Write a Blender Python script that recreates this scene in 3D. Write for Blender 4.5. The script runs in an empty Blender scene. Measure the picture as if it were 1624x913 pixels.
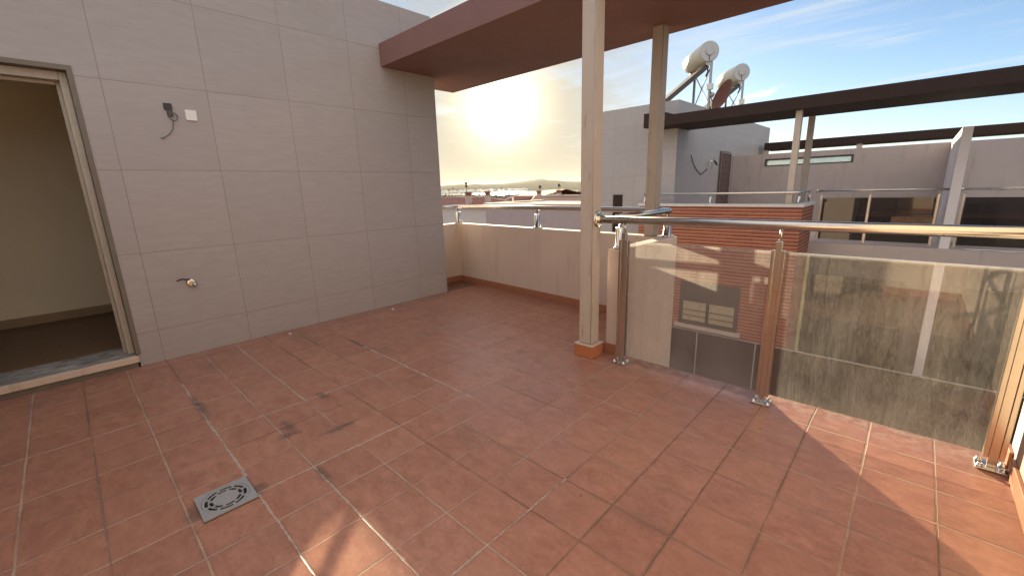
import bpy, bmesh, math, random
from mathutils import Vector, Matrix, noise as mnoise
random.seed(7)
R = math.radians
scene = bpy.context.scene
COL = scene.collection

# ------------------------------------------------------------------ camera
F_PX, YAW, PITCH, ROLL, CAM_Z = 669.436, -0.76165, -0.23202, -0.02838, 1.3286
CX, CY = 812.0, 456.5
fw = Vector((math.sin(YAW)*math.cos(PITCH), math.cos(YAW)*math.cos(PITCH), math.sin(PITCH)))
r0 = Vector((math.cos(YAW), -math.sin(YAW), 0)); u0 = r0.cross(fw)
rt = r0*math.cos(ROLL)+u0*math.sin(ROLL); up = -r0*math.sin(ROLL)+u0*math.cos(ROLL)
EYE = Vector((0, 0, CAM_Z))
cam = bpy.data.cameras.new("camera"); cam.sensor_width = 36; cam.lens = F_PX/1624*36
cam.clip_start = .05; cam.clip_end = 60000
camo = bpy.data.objects.new("camera", cam); COL.objects.link(camo)
m = Matrix((rt, up, -fw)).transposed().to_4x4(); m.translation = EYE
camo.matrix_world = m; scene.camera = camo

def ray(x, y): return rt*((x-CX)/F_PX) - up*((y-CY)/F_PX) + fw
def P(x, y, ax, val):
    d = ray(x, y); i = 'XYZ'.index(ax); return EYE + d*((val-EYE[i])/d[i])
def at(x, y, depth): return EYE + ray(x, y)*depth

# ------------------------------------------------------------------ mesh helpers
TF = [None]                      # None or (dx, ym): the neighbour house is our house mirrored in Y
def tf(p):
    if TF[0] is None: return Vector(p)
    return Vector((p[0]+TF[0][0], TF[0][1]-p[1], p[2]))

class MB:
    def __init__(s): s.bm = bmesh.new()
    def face(s, pts):
        return s.bm.faces.new([s.bm.verts.new(p) for p in pts])
    def box(s, x0, x1, y0, y1, z0, z1, bev=0):
        b = s.bm if not bev else bmesh.new()
        v = [b.verts.new((x, y, z)) for z in (z0, z1) for y in (y0, y1) for x in (x0, x1)]
        for f in ((0,1,3,2),(4,6,7,5),(0,4,5,1),(2,3,7,6),(0,2,6,4),(1,5,7,3)):
            b.faces.new([v[i] for i in f])
        if bev:
            bmesh.ops.recalc_face_normals(b, faces=b.faces)
            bmesh.ops.bevel(b, geom=b.edges[:], offset=bev, segments=2, affect='EDGES', profile=.5)
            s.join(b)
        return s
    def join(s, b, mat=None):
        mp = {}
        for v in b.verts: mp[v] = s.bm.verts.new(mat @ v.co if mat else v.co)
        for f in b.faces:
            nf = s.bm.faces.new([mp[v] for v in f.verts]); nf.smooth = f.smooth
        b.free()
    def prism(s, poly, axis, a, b):
        def mk(q, c):
            return {'X': (c, q[0], q[1]), 'Y': (q[0], c, q[1]), 'Z': (q[0], q[1], c)}[axis]
        A = [s.bm.verts.new(mk(q, a)) for q in poly]; B = [s.bm.verts.new(mk(q, b)) for q in poly]
        s.bm.faces.new(A); s.bm.faces.new(B[::-1]); n = len(poly)
        for i in range(n): s.bm.faces.new((A[i], A[(i+1) % n], B[(i+1) % n], B[i]))
        return s
    def tube(s, pts, r, seg=12, cap=True, smooth=True):
        pts = [Vector(p) for p in pts]; rings = []
        rs = r if isinstance(r, (list, tuple)) else [r]*len(pts)
        prev = None
        for i, p in enumerate(pts):
            if i == 0: t = pts[1]-p
            elif i == len(pts)-1: t = p-pts[i-1]
            else: t = (pts[i+1]-p).normalized()+(p-pts[i-1]).normalized()
            t.normalize()
            if prev is None:
                a = Vector((0, 0, 1)) if abs(t.z) < .9 else Vector((1, 0, 0))
                n = t.cross(a).normalized()
            else:
                n = (prev-t*prev.dot(t)).normalized()
            prev = n; bn = t.cross(n)
            rings.append([s.bm.verts.new(p+(n*math.cos(k*2*math.pi/seg)+bn*math.sin(k*2*math.pi/seg))*rs[i]) for k in range(seg)])
        for a, b in zip(rings, rings[1:]):
            for k in range(seg):
                f = s.bm.faces.new((a[k], a[(k+1) % seg], b[(k+1) % seg], b[k])); f.smooth = smooth
        if cap:
            s.bm.faces.new(rings[0][::-1]); s.bm.faces.new(rings[-1])
        return s
    def bar(s, p, q, w, h, upv=(0, 0, 1)):
        p, q = Vector(p), Vector(q); t = (q-p).normalized(); upv = Vector(upv)
        if abs(t.dot(upv)) > .95: upv = Vector((1, 0, 0))
        n = t.cross(upv).normalized(); b = n.cross(t)
        vs = [[s.bm.verts.new(c+n*(i*w/2)+b*(j*h/2)) for i, j in ((-1,-1),(1,-1),(1,1),(-1,1))] for c in (p, q)]
        s.bm.faces.new(vs[0][::-1]); s.bm.faces.new(vs[1])
        for k in range(4): s.bm.faces.new((vs[0][k], vs[0][(k+1) % 4], vs[1][(k+1) % 4], vs[1][k]))
        return s
    def lathe(s, prof, origin, axis, seg=24):
        o = Vector(origin); t = Vector(axis).normalized()
        a = Vector((0, 0, 1)) if abs(t.z) < .9 else Vector((1, 0, 0))
        n = t.cross(a).normalized(); b = t.cross(n); rings = []
        for d, r in prof:
            rings.append([s.bm.verts.new(o+t*d+(n*math.cos(k*2*math.pi/seg)+b*math.sin(k*2*math.pi/seg))*max(r, 1e-4)) for k in range(seg)])
        for p, q in zip(rings, rings[1:]):
            for k in range(seg):
                f = s.bm.faces.new((p[k], p[(k+1) % seg], q[(k+1) % seg], q[k])); f.smooth = True
        s.bm.faces.new(rings[0][::-1]); s.bm.faces.new(rings[-1])
        return s
    def build(s, name, mat, parent=None, bevel=0, recalc=True):
        for v in s.bm.verts: v.co = tf(v.co)
        if recalc: bmesh.ops.recalc_face_normals(s.bm, faces=s.bm.faces)
        off = Vector((0, 0, 0)); p = parent
        while p: off += p.location; p = p.parent
        me = bpy.data.meshes.new(name)
        if parent is None:
            lo = Vector([min(v.co[i] for v in s.bm.verts) for i in range(3)])
            hi = Vector([max(v.co[i] for v in s.bm.verts) for i in range(3)])
            base = Vector(((lo.x+hi.x)/2, (lo.y+hi.y)/2, lo.z))
        else: base = off
        for v in s.bm.verts: v.co -= base
        s.bm.to_mesh(me); s.bm.free()
        me.materials.append(mat)
        o = bpy.data.objects.new(name, me); COL.objects.link(o)
        if parent is None: o.location = base
        else: o.parent = parent
        if bevel:
            md = o.modifiers.new("bevel", 'BEVEL'); md.width = bevel; md.segments = 2; md.limit_method = 'ANGLE'
        return o

def tag(o, label, cat, group=None):
    o['label'] = label; o['category'] = cat
    if group: o['group'] = group
    return o
def thing(name, label, cat, loc, group=None):
    o = bpy.data.objects.new(name, None); COL.objects.link(o); o.location = tf(loc)
    o.empty_display_size = .1
    return tag(o, label, cat, group)
def struct(o): o['kind'] = 'structure'; return o
def stuff(o): o['kind'] = 'stuff'; return o

# ------------------------------------------------------------------ node helper
class N:
    def __init__(s, name):
        s.mat = bpy.data.materials.new(name); s.mat.use_nodes = True
        s.nt = s.mat.node_tree; s.nt.nodes.clear()
        s.out = s.n('ShaderNodeOutputMaterial'); s._pos = None
    def n(s, t, **kw):
        x = s.nt.nodes.new(t)
        for k, v in kw.items(): setattr(x, k, v)
        return x
    def l(s, a, b): s.nt.links.new(a, b)
    def setin(s, sock, v):
        if v is None: return
        if hasattr(v, 'is_output') or isinstance(v, bpy.types.NodeSocket): s.l(v, sock)
        else:
            if hasattr(sock.default_value, '__len__') and not hasattr(v, '__len__'): v = (v, v, v)
            if hasattr(v, '__len__') and len(v) == 3 and len(sock.default_value) == 4: v = (*v, 1)
            sock.default_value = v
    def math(s, op, a, b=None, c=None, clamp=False):
        x = s.n('ShaderNodeMath', operation=op); x.use_clamp = clamp
        s.setin(x.inputs[0], a); s.setin(x.inputs[1], b); s.setin(x.inputs[2], c); return x.outputs[0]
    def pos(s):
        if s._pos is None: s._pos = s.n('ShaderNodeNewGeometry')
        return s._pos.outputs['Position']
    def nor(s): s.pos(); return s._pos.outputs['True Normal']
    def sep(s, v):
        x = s.n('ShaderNodeSeparateXYZ'); s.l(v, x.inputs[0]); return x.outputs
    def comb(s, a, b, c):
        x = s.n('ShaderNodeCombineXYZ'); s.setin(x.inputs[0], a); s.setin(x.inputs[1], b); s.setin(x.inputs[2], c); return x.outputs[0]
    def scale(s, v, sc):
        x = s.n('ShaderNodeVectorMath', operation='MULTIPLY'); s.setin(x.inputs[0], v); s.setin(x.inputs[1], sc); return x.outputs[0]
    def noise(s, v, scale, detail=4, rough=.55, dist=0, out=0):
        x = s.n('ShaderNodeTexNoise'); s.l(v, x.inputs['Vector']); x.inputs['Scale'].default_value = scale
        x.inputs['Detail'].default_value = detail; x.inputs['Roughness'].default_value = rough; x.inputs['Distortion'].default_value = dist
        return x.outputs[out]
    def white(s, v, dim='3D'):
        x = s.n('ShaderNodeTexWhiteNoise', noise_dimensions=dim)
        s.l(v, x.inputs['W' if dim == '1D' else 'Vector']); return x.outputs[0]
    def ramp(s, f, stops, interp='LINEAR'):
        x = s.n('ShaderNodeValToRGB'); s.setin(x.inputs[0], f); cr = x.color_ramp; cr.interpolation = interp
        while len(cr.elements) > 1: cr.elements.remove(cr.elements[-1])
        for i, (p, c) in enumerate(stops):
            e = cr.elements[0] if i == 0 else cr.elements.new(p)
            e.position = p; e.color = (*c, 1) if hasattr(c, '__len__') else (c, c, c, 1)
        return x.outputs[0]
    def smooth(s, v, a, b):
        x = s.n('ShaderNodeMapRange', interpolation_type='SMOOTHSTEP'); s.setin(x.inputs[0], v)
        s.setin(x.inputs[1], a); s.setin(x.inputs[2], b); return x.outputs[0]
    def mix(s, f, a, b, mode='MIX'):
        x = s.n('ShaderNodeMix', data_type='RGBA', blend_type=mode)
        s.setin(x.inputs[0], f); s.setin(x.inputs[6], a); s.setin(x.inputs[7], b); return x.outputs[2]
    def bump(s, h, strength=.3, dist=.01, nrm=None):
        x = s.n('ShaderNodeBump'); x.inputs['Strength'].default_value = strength; x.inputs['Distance'].default_value = dist
        s.setin(x.inputs['Height'], h)
        if nrm is not None: s.l(nrm, x.inputs['Normal'])
        return x.outputs[0]
    def bsdf(s, color, rough=.6, metal=0, normal=None, spec=None):
        x = s.n('ShaderNodeBsdfPrincipled'); s.setin(x.inputs['Base Color'], color); s.setin(x.inputs['Roughness'], rough)
        s.setin(x.inputs['Metallic'], metal)
        if normal is not None: s.l(normal, x.inputs['Normal'])
        if spec is not None: s.setin(x.inputs['Specular IOR Level'], spec)
        return x.outputs[0]
    def mixs(s, f, a, b):
        x = s.n('ShaderNodeMixShader'); s.setin(x.inputs[0], f); s.l(a, x.inputs[1]); s.l(b, x.inputs[2]); return x.outputs[0]
    def done(s, sh): s.l(sh, s.out.inputs[0]); return s.mat

def mat_simple(name, color, rough=.6, metal=0, var=.12, nscale=9, bump=.15, bdist=.004, bscale=120, spec=None):
    a = N(name); p = a.pos()
    f = a.noise(p, nscale, 5); c = a.mix(f, [x*(1-var) for x in color], [x*(1+var) for x in color])
    nb = a.bump(a.noise(p, bscale, 3), bump, bdist) if bump else None
    r = a.math('MULTIPLY_ADD', a.noise(p, nscale*2.3, 4), .2, rough-.1, clamp=True)
    return a.done(a.bsdf(c, r, metal, nb, spec))

def mat_stone():
    a = N('worn_sill_stone'); p = a.pos(); q = a.scale(p, (3, 1, 1))
    f = a.smooth(a.noise(q, 5, 7, .7, 1.0), .38, .62); c = a.mix(f, (.19, .175, .16), (.40, .375, .345))
    k = a.smooth(a.noise(q, 9, 6, .75, 1.5), .60, .68); c = a.mix(a.math('MULTIPLY', k, .7), c, (.06, .055, .05))
    return a.done(a.bsdf(c, .9, 0, a.bump(a.noise(p, 30, 5, .7), .6, .006), .15))

OX, OY, TS, XW = -.0209, 1.8921, .25, -4.43
def mat_floor():
    a = N('terracotta_tiles'); p = a.pos(); x, y, z = a.sep(p)
    wob = a.noise(p, 9, 3, out=1); wx, wy, wz = a.sep(wob)
    x2 = a.math('MULTIPLY_ADD', a.math('SUBTRACT', wx, .5), .007, x); y2 = a.math('MULTIPLY_ADD', a.math('SUBTRACT', wy, .5), .007, y)
    u = a.math('DIVIDE', a.math('SUBTRACT', x2, OX), TS); v = a.math('DIVIDE', a.math('SUBTRACT', y2, OY), TS)
    iu = a.math('ROUND', u); iv = a.math('ROUND', v)
    du = a.math('MULTIPLY', a.math('ABSOLUTE', a.math('SUBTRACT', u, iu)), TS)
    dv = a.math('MULTIPLY', a.math('ABSOLUTE', a.math('SUBTRACT', v, iv)), TS)
    n1 = a.noise(p, 2.6, 4); n2 = a.noise(p, 35, 3); n3 = a.noise(p, 1.1, 3)
    ru = a.white(iu, '1D'); rv = a.white(a.math('ADD', iv, 57.3), '1D')
    def line(d, r):
        w = a.math('ADD', a.math('MULTIPLY_ADD', r, .0018, .0022), a.math('MULTIPLY', n2, .0042))
        return a.math('SUBTRACT', 1, a.smooth(d, a.math('MULTIPLY', w, .55), w))
    lu, lv = line(du, ru), line(dv, rv)
    g = a.math('MAXIMUM', lu, lv)
    rr = a.mix(a.math('GREATER_THAN', lu, lv), rv, ru)
    # tile colours
    tid = a.white(a.comb(a.math('FLOOR', u), a.math('FLOOR', v), 0))
    grain = a.math('MULTIPLY_ADD', a.noise(a.comb(a.math('ADD', x, a.math('MULTIPLY', tid, 7)), a.math('MULTIPLY', y, 1.7), a.math('MULTIPLY', tid, 5)), 10, 7, .7, .3), .68, a.math('MULTIPLY', a.noise(p, 55, 5, .7), .34))
    c = a.mix(a.smooth(grain, .30, .72), (.25, .105, .066), (.41, .20, .135))
    c = a.mix(a.math('MULTIPLY', tid, .24), c, (.225, .105, .078))
    tid2 = a.white(a.comb(a.math('FLOOR', u), a.math('FLOOR', v), 9.7))
    c = a.mix(a.math('MULTIPLY', a.math('GREATER_THAN', tid2, .68), .12), c, (.44, .225, .145))
    scuff = a.smooth(a.noise(a.scale(p, (1.6, 1, 1)), 26, 7, .74, .8), .55, .72)
    c = a.mix(a.math('MULTIPLY', scuff, .42), c, (.46, .265, .19))
    # salt haze under the glass edge
    salt = a.math('MULTIPLY', a.smooth(y, 2.62, 2.9), a.smooth(a.noise(p, 14, 5, .65), .42, .62))
    salt = a.math('MULTIPLY', salt, a.math('GREATER_THAN', x, -1.55))
    c = a.mix(a.math('MULTIPLY', salt, .5), c, (.52, .40, .32))
    grime = a.math('MULTIPLY', a.smooth(n1, .55, .75), .28)
    c = a.mix(grime, c, (.115, .07, .05))
    # grout: pale in some runs, dark in others
    pale = a.smooth(a.math('ADD', a.math('MULTIPLY', rr, .45), a.math('MULTIPLY', n3, .75)), 0.36, .66)
    gc = a.mix(pale, (.135, .08, .055), (.38, .28, .21))
    # repaired joints
    segs = [('y', -6, -3.75, -2.2, .011), ('y', -6, -2.02, -1.35, .006), ('y', -4, -4.3, -2.75, .008), ('y', -1, -3.4, -1.95, .012),
            ('y', -5, -2.02, -1.2, .007), ('x', -8, .38, 1.22, .009), ('x', -11, .6, 1.72, .007), ('x', -8, 1.5, 2.0, .006), ('x', -4, .7, 1.4, .007), ('x', -15, -1, .9, .004),
            ('x', -13, -.9, .55, .004), ('y', -7, -1.6, -1.0, .006)]
    sm = None
    n4 = a.noise(p, 17, 5, .7)
    for axn, i, lo, hi, w in segs:
        cc, other = (x2, y) if axn == 'x' else (y2, x)
        pos0 = (OX if axn == 'x' else OY)+i*TS
        d = a.math('ABSOLUTE', a.math('SUBTRACT', cc, pos0))
        ww = a.math('MULTIPLY', a.smooth(a.math('MULTIPLY_ADD', n2, .4, a.math('MULTIPLY', n4, .8)), .42, .85), w*1.35)
        k = a.math('SUBTRACT', 1, a.smooth(d, a.math('MULTIPLY', ww, .6), a.math('ADD', ww, .0015)))
        k = a.math('MULTIPLY', k, a.math('MULTIPLY', a.math('GREATER_THAN', other, lo), a.math('LESS_THAN', other, hi)))
        sm = k if sm is None else a.math('MAXIMUM', sm, k)
    edge = a.math('SUBTRACT', 1, a.smooth(a.math('MINIMUM', du, dv), .002, .016))
    c = a.mix(a.math('MULTIPLY', edge, a.math('MULTIPLY', a.smooth(n1, .35, .65), .38)), c, (.13, .075, .052))
    gk = a.math('MULTIPLY', g, a.math('MULTIPLY_ADD', a.smooth(a.noise(p, 5, 5, .7), .36, .62), .62, .30))
    c = a.mix(gk, c, gc)
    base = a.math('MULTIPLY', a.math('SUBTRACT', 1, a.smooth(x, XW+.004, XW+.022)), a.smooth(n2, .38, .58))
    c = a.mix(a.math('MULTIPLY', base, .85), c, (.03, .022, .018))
    c = a.mix(a.math('MULTIPLY', sm, .9), c, a.mix(n2, (.27, .205, .165), (.50, .40, .34)))
    # dark stains at some joints
    for sx, sy, rx, ry in ((-2.52, .70, .13, .05), (-2.42, .66, .05, .10), (-1.93, .655, .10, .03), (-2.75, 1.0, .12, .04), (-2.05, .40, .06, .05), (-2.1, .17, .10, .06), (-3.2, .40, .3, .04), (-2.27, .9, .04, .12), (-3.55, 1.64, .25, .03)):
        dx = a.math('DIVIDE', a.math('SUBTRACT', x, sx), rx); dy = a.math('DIVIDE', a.math('SUBTRACT', y, sy), ry)
        dd = a.math('ADD', a.math('MULTIPLY', dx, dx), a.math('MULTIPLY', dy, dy))
        k = a.math('SUBTRACT', 1, a.smooth(a.math('MULTIPLY_ADD', n4, 2.2, a.math('SUBTRACT', dd, 1.15)), -.5, .9))
        c = a.mix(a.math('MULTIPLY', k, .80), c, (.06, .045, .038))
    h = a.math('SUBTRACT', a.math('MULTIPLY', grain, .25), a.math('MULTIPLY', g, 1.0))
    tilt = a.math('MULTIPLY', tid, .5)
    nb = a.bump(a.math('ADD', h, tilt), .55, .003)
    nb = a.bump(a.noise(p, 180, 3), .12, .002, nb)
    rough = a.math('MULTIPLY_ADD', a.noise(p, 6, 5, .65), .42, .14, clamp=True)
    rough = a.math('MAXIMUM', rough, a.math('MULTIPLY', g, .85))
    return a.done(a.bsdf(c, rough, 0, nb, .5))

def mat_walltile(name, color, zs, hs, pitch=.637, hp=.645, lw=.0032, strip=0):
    a = N(name); p = a.pos(); x, y, z = a.sep(p); nx, ny, nz = a.sep(a.nor())
    isx = a.math('GREATER_THAN', a.math('ABSOLUTE', nx), .6)
    h = a.math('ADD', a.math('MULTIPLY', isx, y), a.math('MULTIPLY', a.math('SUBTRACT', 1, isx), x))
    def gl(cc, off, pt):
        t = a.math('DIVIDE', a.math('SUBTRACT', cc, off), pt); i = a.math('ROUND', t)
        d = a.math('MULTIPLY', a.math('ABSOLUTE', a.math('SUBTRACT', t, i)), pt)
        return a.math('SUBTRACT', 1, a.smooth(d, lw*.5, lw)), a.math('FLOOR', t)
    l1, i1 = gl(z, zs, pitch); l2, i2 = gl(h, hs, hp)
    g = a.math('MAXIMUM', l1, l2)
    tid = a.white(a.comb(i1, i2, 3.3))
    hv = a.comb(a.math('MULTIPLY', h, 1.6), 0, a.math('MULTIPLY', z, 9))
    st = a.noise(hv, 3.2, 7, .68, .6); st2 = a.noise(a.comb(a.math('MULTIPLY', h, 3), 0, a.math('MULTIPLY', z, 30)), 4, 5, .7)
    c = a.mix(a.smooth(st, .28, .72), [v*.94 for v in color], [v*1.05 for v in color])
    c = a.mix(a.math('MULTIPLY', a.smooth(st2, .62, .72), .16), c, [v*.72 for v in color])
    c = a.mix(a.math('MULTIPLY', tid, .22), c, (color[0]*.80, color[1]*.80, color[2]*.83))
    stain = a.smooth(a.noise(p, 1.3, 5, .6), .55, .8)
    c = a.mix(a.math('MULTIPLY', stain, .22), c, (color[0]*.74, color[1]*.70, color[2]*.64))
    c = a.mix(a.math('MULTIPLY', g, a.math('MULTIPLY_ADD', a.noise(p, 2.2, 4), .7, .25)), c, (.18, .125, .095))
    hh = a.math('ADD', a.math('MULTIPLY', st, .7), a.math('MULTIPLY', st2, .5))
    hh = a.math('SUBTRACT', hh, a.math('MULTIPLY', g, 1.1))
    nb = a.bump(hh, .32, .003)
    return a.done(a.bsdf(c, a.math('MULTIPLY_ADD', st2, .2, .42), 0, nb, .4))

def mat_render(name, color, stain=.35, streaks=True):
    a = N(name); p = a.pos(); x, y, z = a.sep(p)
    f = a.noise(p, 3, 6, .6); c = a.mix(f, [v*.88 for v in color], [v*1.07 for v in color])
    if streaks:
        s = a.noise(a.comb(a.math('MULTIPLY', x, 9), a.math('MULTIPLY', y, 9), a.math('MULTIPLY', z, .9)), 1, 5, .65)
        c = a.mix(a.math('MULTIPLY', a.smooth(s, .52, .72), stain), c, (color[0]*.62, color[1]*.55, color[2]*.48))
    sp = a.smooth(a.noise(p, 40, 4, .7), .66, .76)
    c = a.mix(a.math('MULTIPLY', sp, .2), c, [v*.6 for v in color])
    nb = a.bump(a.noise(p, 95, 4, .6), .45, .004); nb = a.bump(a.noise(p, 4, 3), .15, .02, nb)
    return a.done(a.bsdf(c, .85, 0, nb, .2))

def mat_brick():
    a = N('red_brick'); p = a.pos(); x, y, z = a.sep(p); nx, ny, nz = a.sep(a.nor())
    isx = a.math('GREATER_THAN', a.math('ABSOLUTE', nx), .6)
    h = a.math('ADD', a.math('MULTIPLY', isx, y), a.math('MULTIPLY', a.math('SUBTRACT', 1, isx), x))
    RH, BW = .074, .26
    t = a.math('DIVIDE', z, RH); row = a.math('FLOOR', t); fz = a.math('MULTIPLY', a.math('SUBTRACT', t, row), RH)
    hs = a.math('ADD', a.math('DIVIDE', h, BW), a.math('MULTIPLY', a.math('MODULO', row, 2), .5)); ci = a.math('FLOOR', hs)
    fh = a.math('MULTIPLY', a.math('SUBTRACT', hs, ci), BW)
    wn = a.math('MULTIPLY', a.noise(p, 30, 3), .004)
    lh = a.math('SUBTRACT', 1, a.smooth(fz, a.math('ADD', wn, .0065), a.math('ADD', wn, .011)))
    lv = a.math('SUBTRACT', 1, a.smooth(fh, .006, .011))
    rid = a.white(a.comb(row, ci, 1.7))
    c = a.mix(rid, (.335, .112, .062), (.25, .074, .045))
    f = a.noise(p, 14, 5, .65); c = a.mix(a.math('MULTIPLY', f, .4), c, (.20, .065, .042))
    c = a.mix(a.math('MULTIPLY', lv, .75), c, (.10, .045, .032))
    c = a.mix(a.math('MULTIPLY', lh, .9), c, (.52, .41, .33))
    hv = a.math('SUBTRACT', a.math('MULTIPLY', a.noise(p, 60, 3), .3), a.math('MAXIMUM', lh, lv))
    return a.done(a.bsdf(c, .85, 0, a.bump(hv, .6, .006), .2))

def mat_steel(name, color=(.60, .57, .53), rough=.24, spots=.4):
    a = N(name); p = a.pos()
    f = a.noise(p, 30, 4, .6); c = a.mix(f, [v*.85 for v in color], color)
    sp = a.smooth(a.noise(p, 60, 4, .7), .63, .72); c = a.mix(a.math('MULTIPLY', sp, spots), c, (.28, .19, .12))
    r = a.math('MULTIPLY_ADD', a.noise(p, 12, 4), .10, rough-.03)
    nb = a.bump(a.noise(p, 260, 2), .03, .0005)
    return a.done(a.bsdf(c, r, 1, nb))

def mat_paintmetal(name, color, rust=.6):
    a = N(name); p = a.pos(); x, y, z = a.sep(p)
    f = a.noise(p, 6, 5); c = a.mix(f, [v*.86 for v in color], [v*1.06 for v in color])
    s = a.noise(a.comb(a.math('MULTIPLY', x, 28), a.math('MULTIPLY', y, 28), a.math('MULTIPLY', z, 4)), 1, 6, .7)
    k = a.smooth(s, .60-.05*rust, .70); c = a.mix(a.math('MULTIPLY', k, rust), c, (.21, .105, .05))
    k2 = a.smooth(a.noise(p, 26, 5, .75), .64, .72); c = a.mix(a.math('MULTIPLY', k2, rust), c, (.10, .05, .028))
    return a.done(a.bsdf(c, .62, 0, a.bump(a.noise(p, 50, 4), .2, .003), .35))

def mat_dirtyglass(name, base, amp, tint=(.78, .76, .74), dust=(.56, .52, .47), refl=1.0):
    a = N(name); p = a.pos(); x, y, z = a.sep(p)
    st = a.noise(a.comb(a.math('MULTIPLY', x, 26), 0, a.math('MULTIPLY', z, 3.2)), 1, 6, .7, .4)
    sc = a.noise(a.comb(a.math('MULTIPLY', x, 120), 0, a.math('MULTIPLY', z, 26)), 1, 4, .7, 1.2)
    cl = a.noise(a.comb(x, 0, z), 3.5, 5, .6)
    spk = a.smooth(a.noise(a.comb(x, 0, z), 130, 2, .5), .70, .76)
    fine = a.noise(a.comb(a.math('MULTIPLY', x, 150), 0, a.math('MULTIPLY', z, 95)), 1, 3, .6, 1.5)
    k = a.math('ADD', a.math('MULTIPLY', st, .55), a.math('ADD', a.math('MULTIPLY', sc, .75), a.math('MULTIPLY', fine, .45)))
    k = a.math('ADD', k, a.math('MULTIPLY', cl, .75))           # mean about 1.25
    k = a.smooth(k, 1.25-amp, 1.25+amp)
    m = a.math('MULTIPLY', k, base*2)
    low = a.math('SUBTRACT', 1, a.smooth(z, .05, .24)); top = a.smooth(z, .915, .938)
    m = a.math('ADD', m, a.math('MULTIPLY', low, base*.5)); m = a.math('ADD', m, a.math('MULTIPLY', top, .22))
    m = a.math('ADD', m, a.math('MULTIPLY', spk, .16))
    m = a.math('MAXIMUM', a.math('MINIMUM', m, .9), .015)
    tr = a.n('ShaderNodeBsdfTransparent'); a.setin(tr.inputs[0], tint)
    gl = a.n('ShaderNodeBsdfGlossy'); gl.inputs['Roughness'].default_value = .02; a.setin(gl.inputs[0], (1, 1, 1))
    fr = a.n('ShaderNodeFresnel'); fr.inputs[0].default_value = 1.5
    a.pos(); ff = a.math('SUBTRACT', 1, a._pos.outputs['Backfacing'])
    fz = a.math('MULTIPLY', fr.outputs[0], a.math('MULTIPLY', ff, refl), clamp=True)
    clean = a.mixs(fz, tr.outputs[0], gl.outputs[0])
    df = a.n('ShaderNodeBsdfDiffuse'); a.setin(df.inputs[0], dust)
    tl = a.n('ShaderNodeBsdfTranslucent'); a.setin(tl.inputs[0], dust)
    return a.done(a.mixs(m, clean, a.mixs(.5, df.outputs[0], tl.outputs[0])))

def mat_darkglass(name, color=(.05, .045, .045), tint=(.32, .29, .28)):
    a = N(name)
    tr = a.n('ShaderNodeBsdfTransparent'); a.setin(tr.inputs[0], tint)
    gl = a.n('ShaderNodeBsdfGlossy'); gl.inputs['Roughness'].default_value = .015; a.setin(gl.inputs[0], (1, 1, 1))
    fr = a.n('ShaderNodeFresnel'); fr.inputs[0].default_value = 1.6
    df = a.n('ShaderNodeBsdfDiffuse'); a.setin(df.inputs[0], color)
    a.pos(); fz = a.math('MULTIPLY', fr.outputs[0], a.math('SUBTRACT', 1, a._pos.outputs['Backfacing']))
    return a.done(a.mixs(fz, a.mixs(.35, tr.outputs[0], df.outputs[0]), gl.outputs[0]))

def gmat(name, c0, c1, sc):
    a = N(name); p = a.pos(); f = a.noise(p, sc, 8, .7); c = a.mix(a.smooth(f, .3, .7), c0, c1); df = a.n('ShaderNodeBsdfDiffuse'); a.setin(df.inputs[0], c); return a.done(df.outputs[0])

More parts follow.
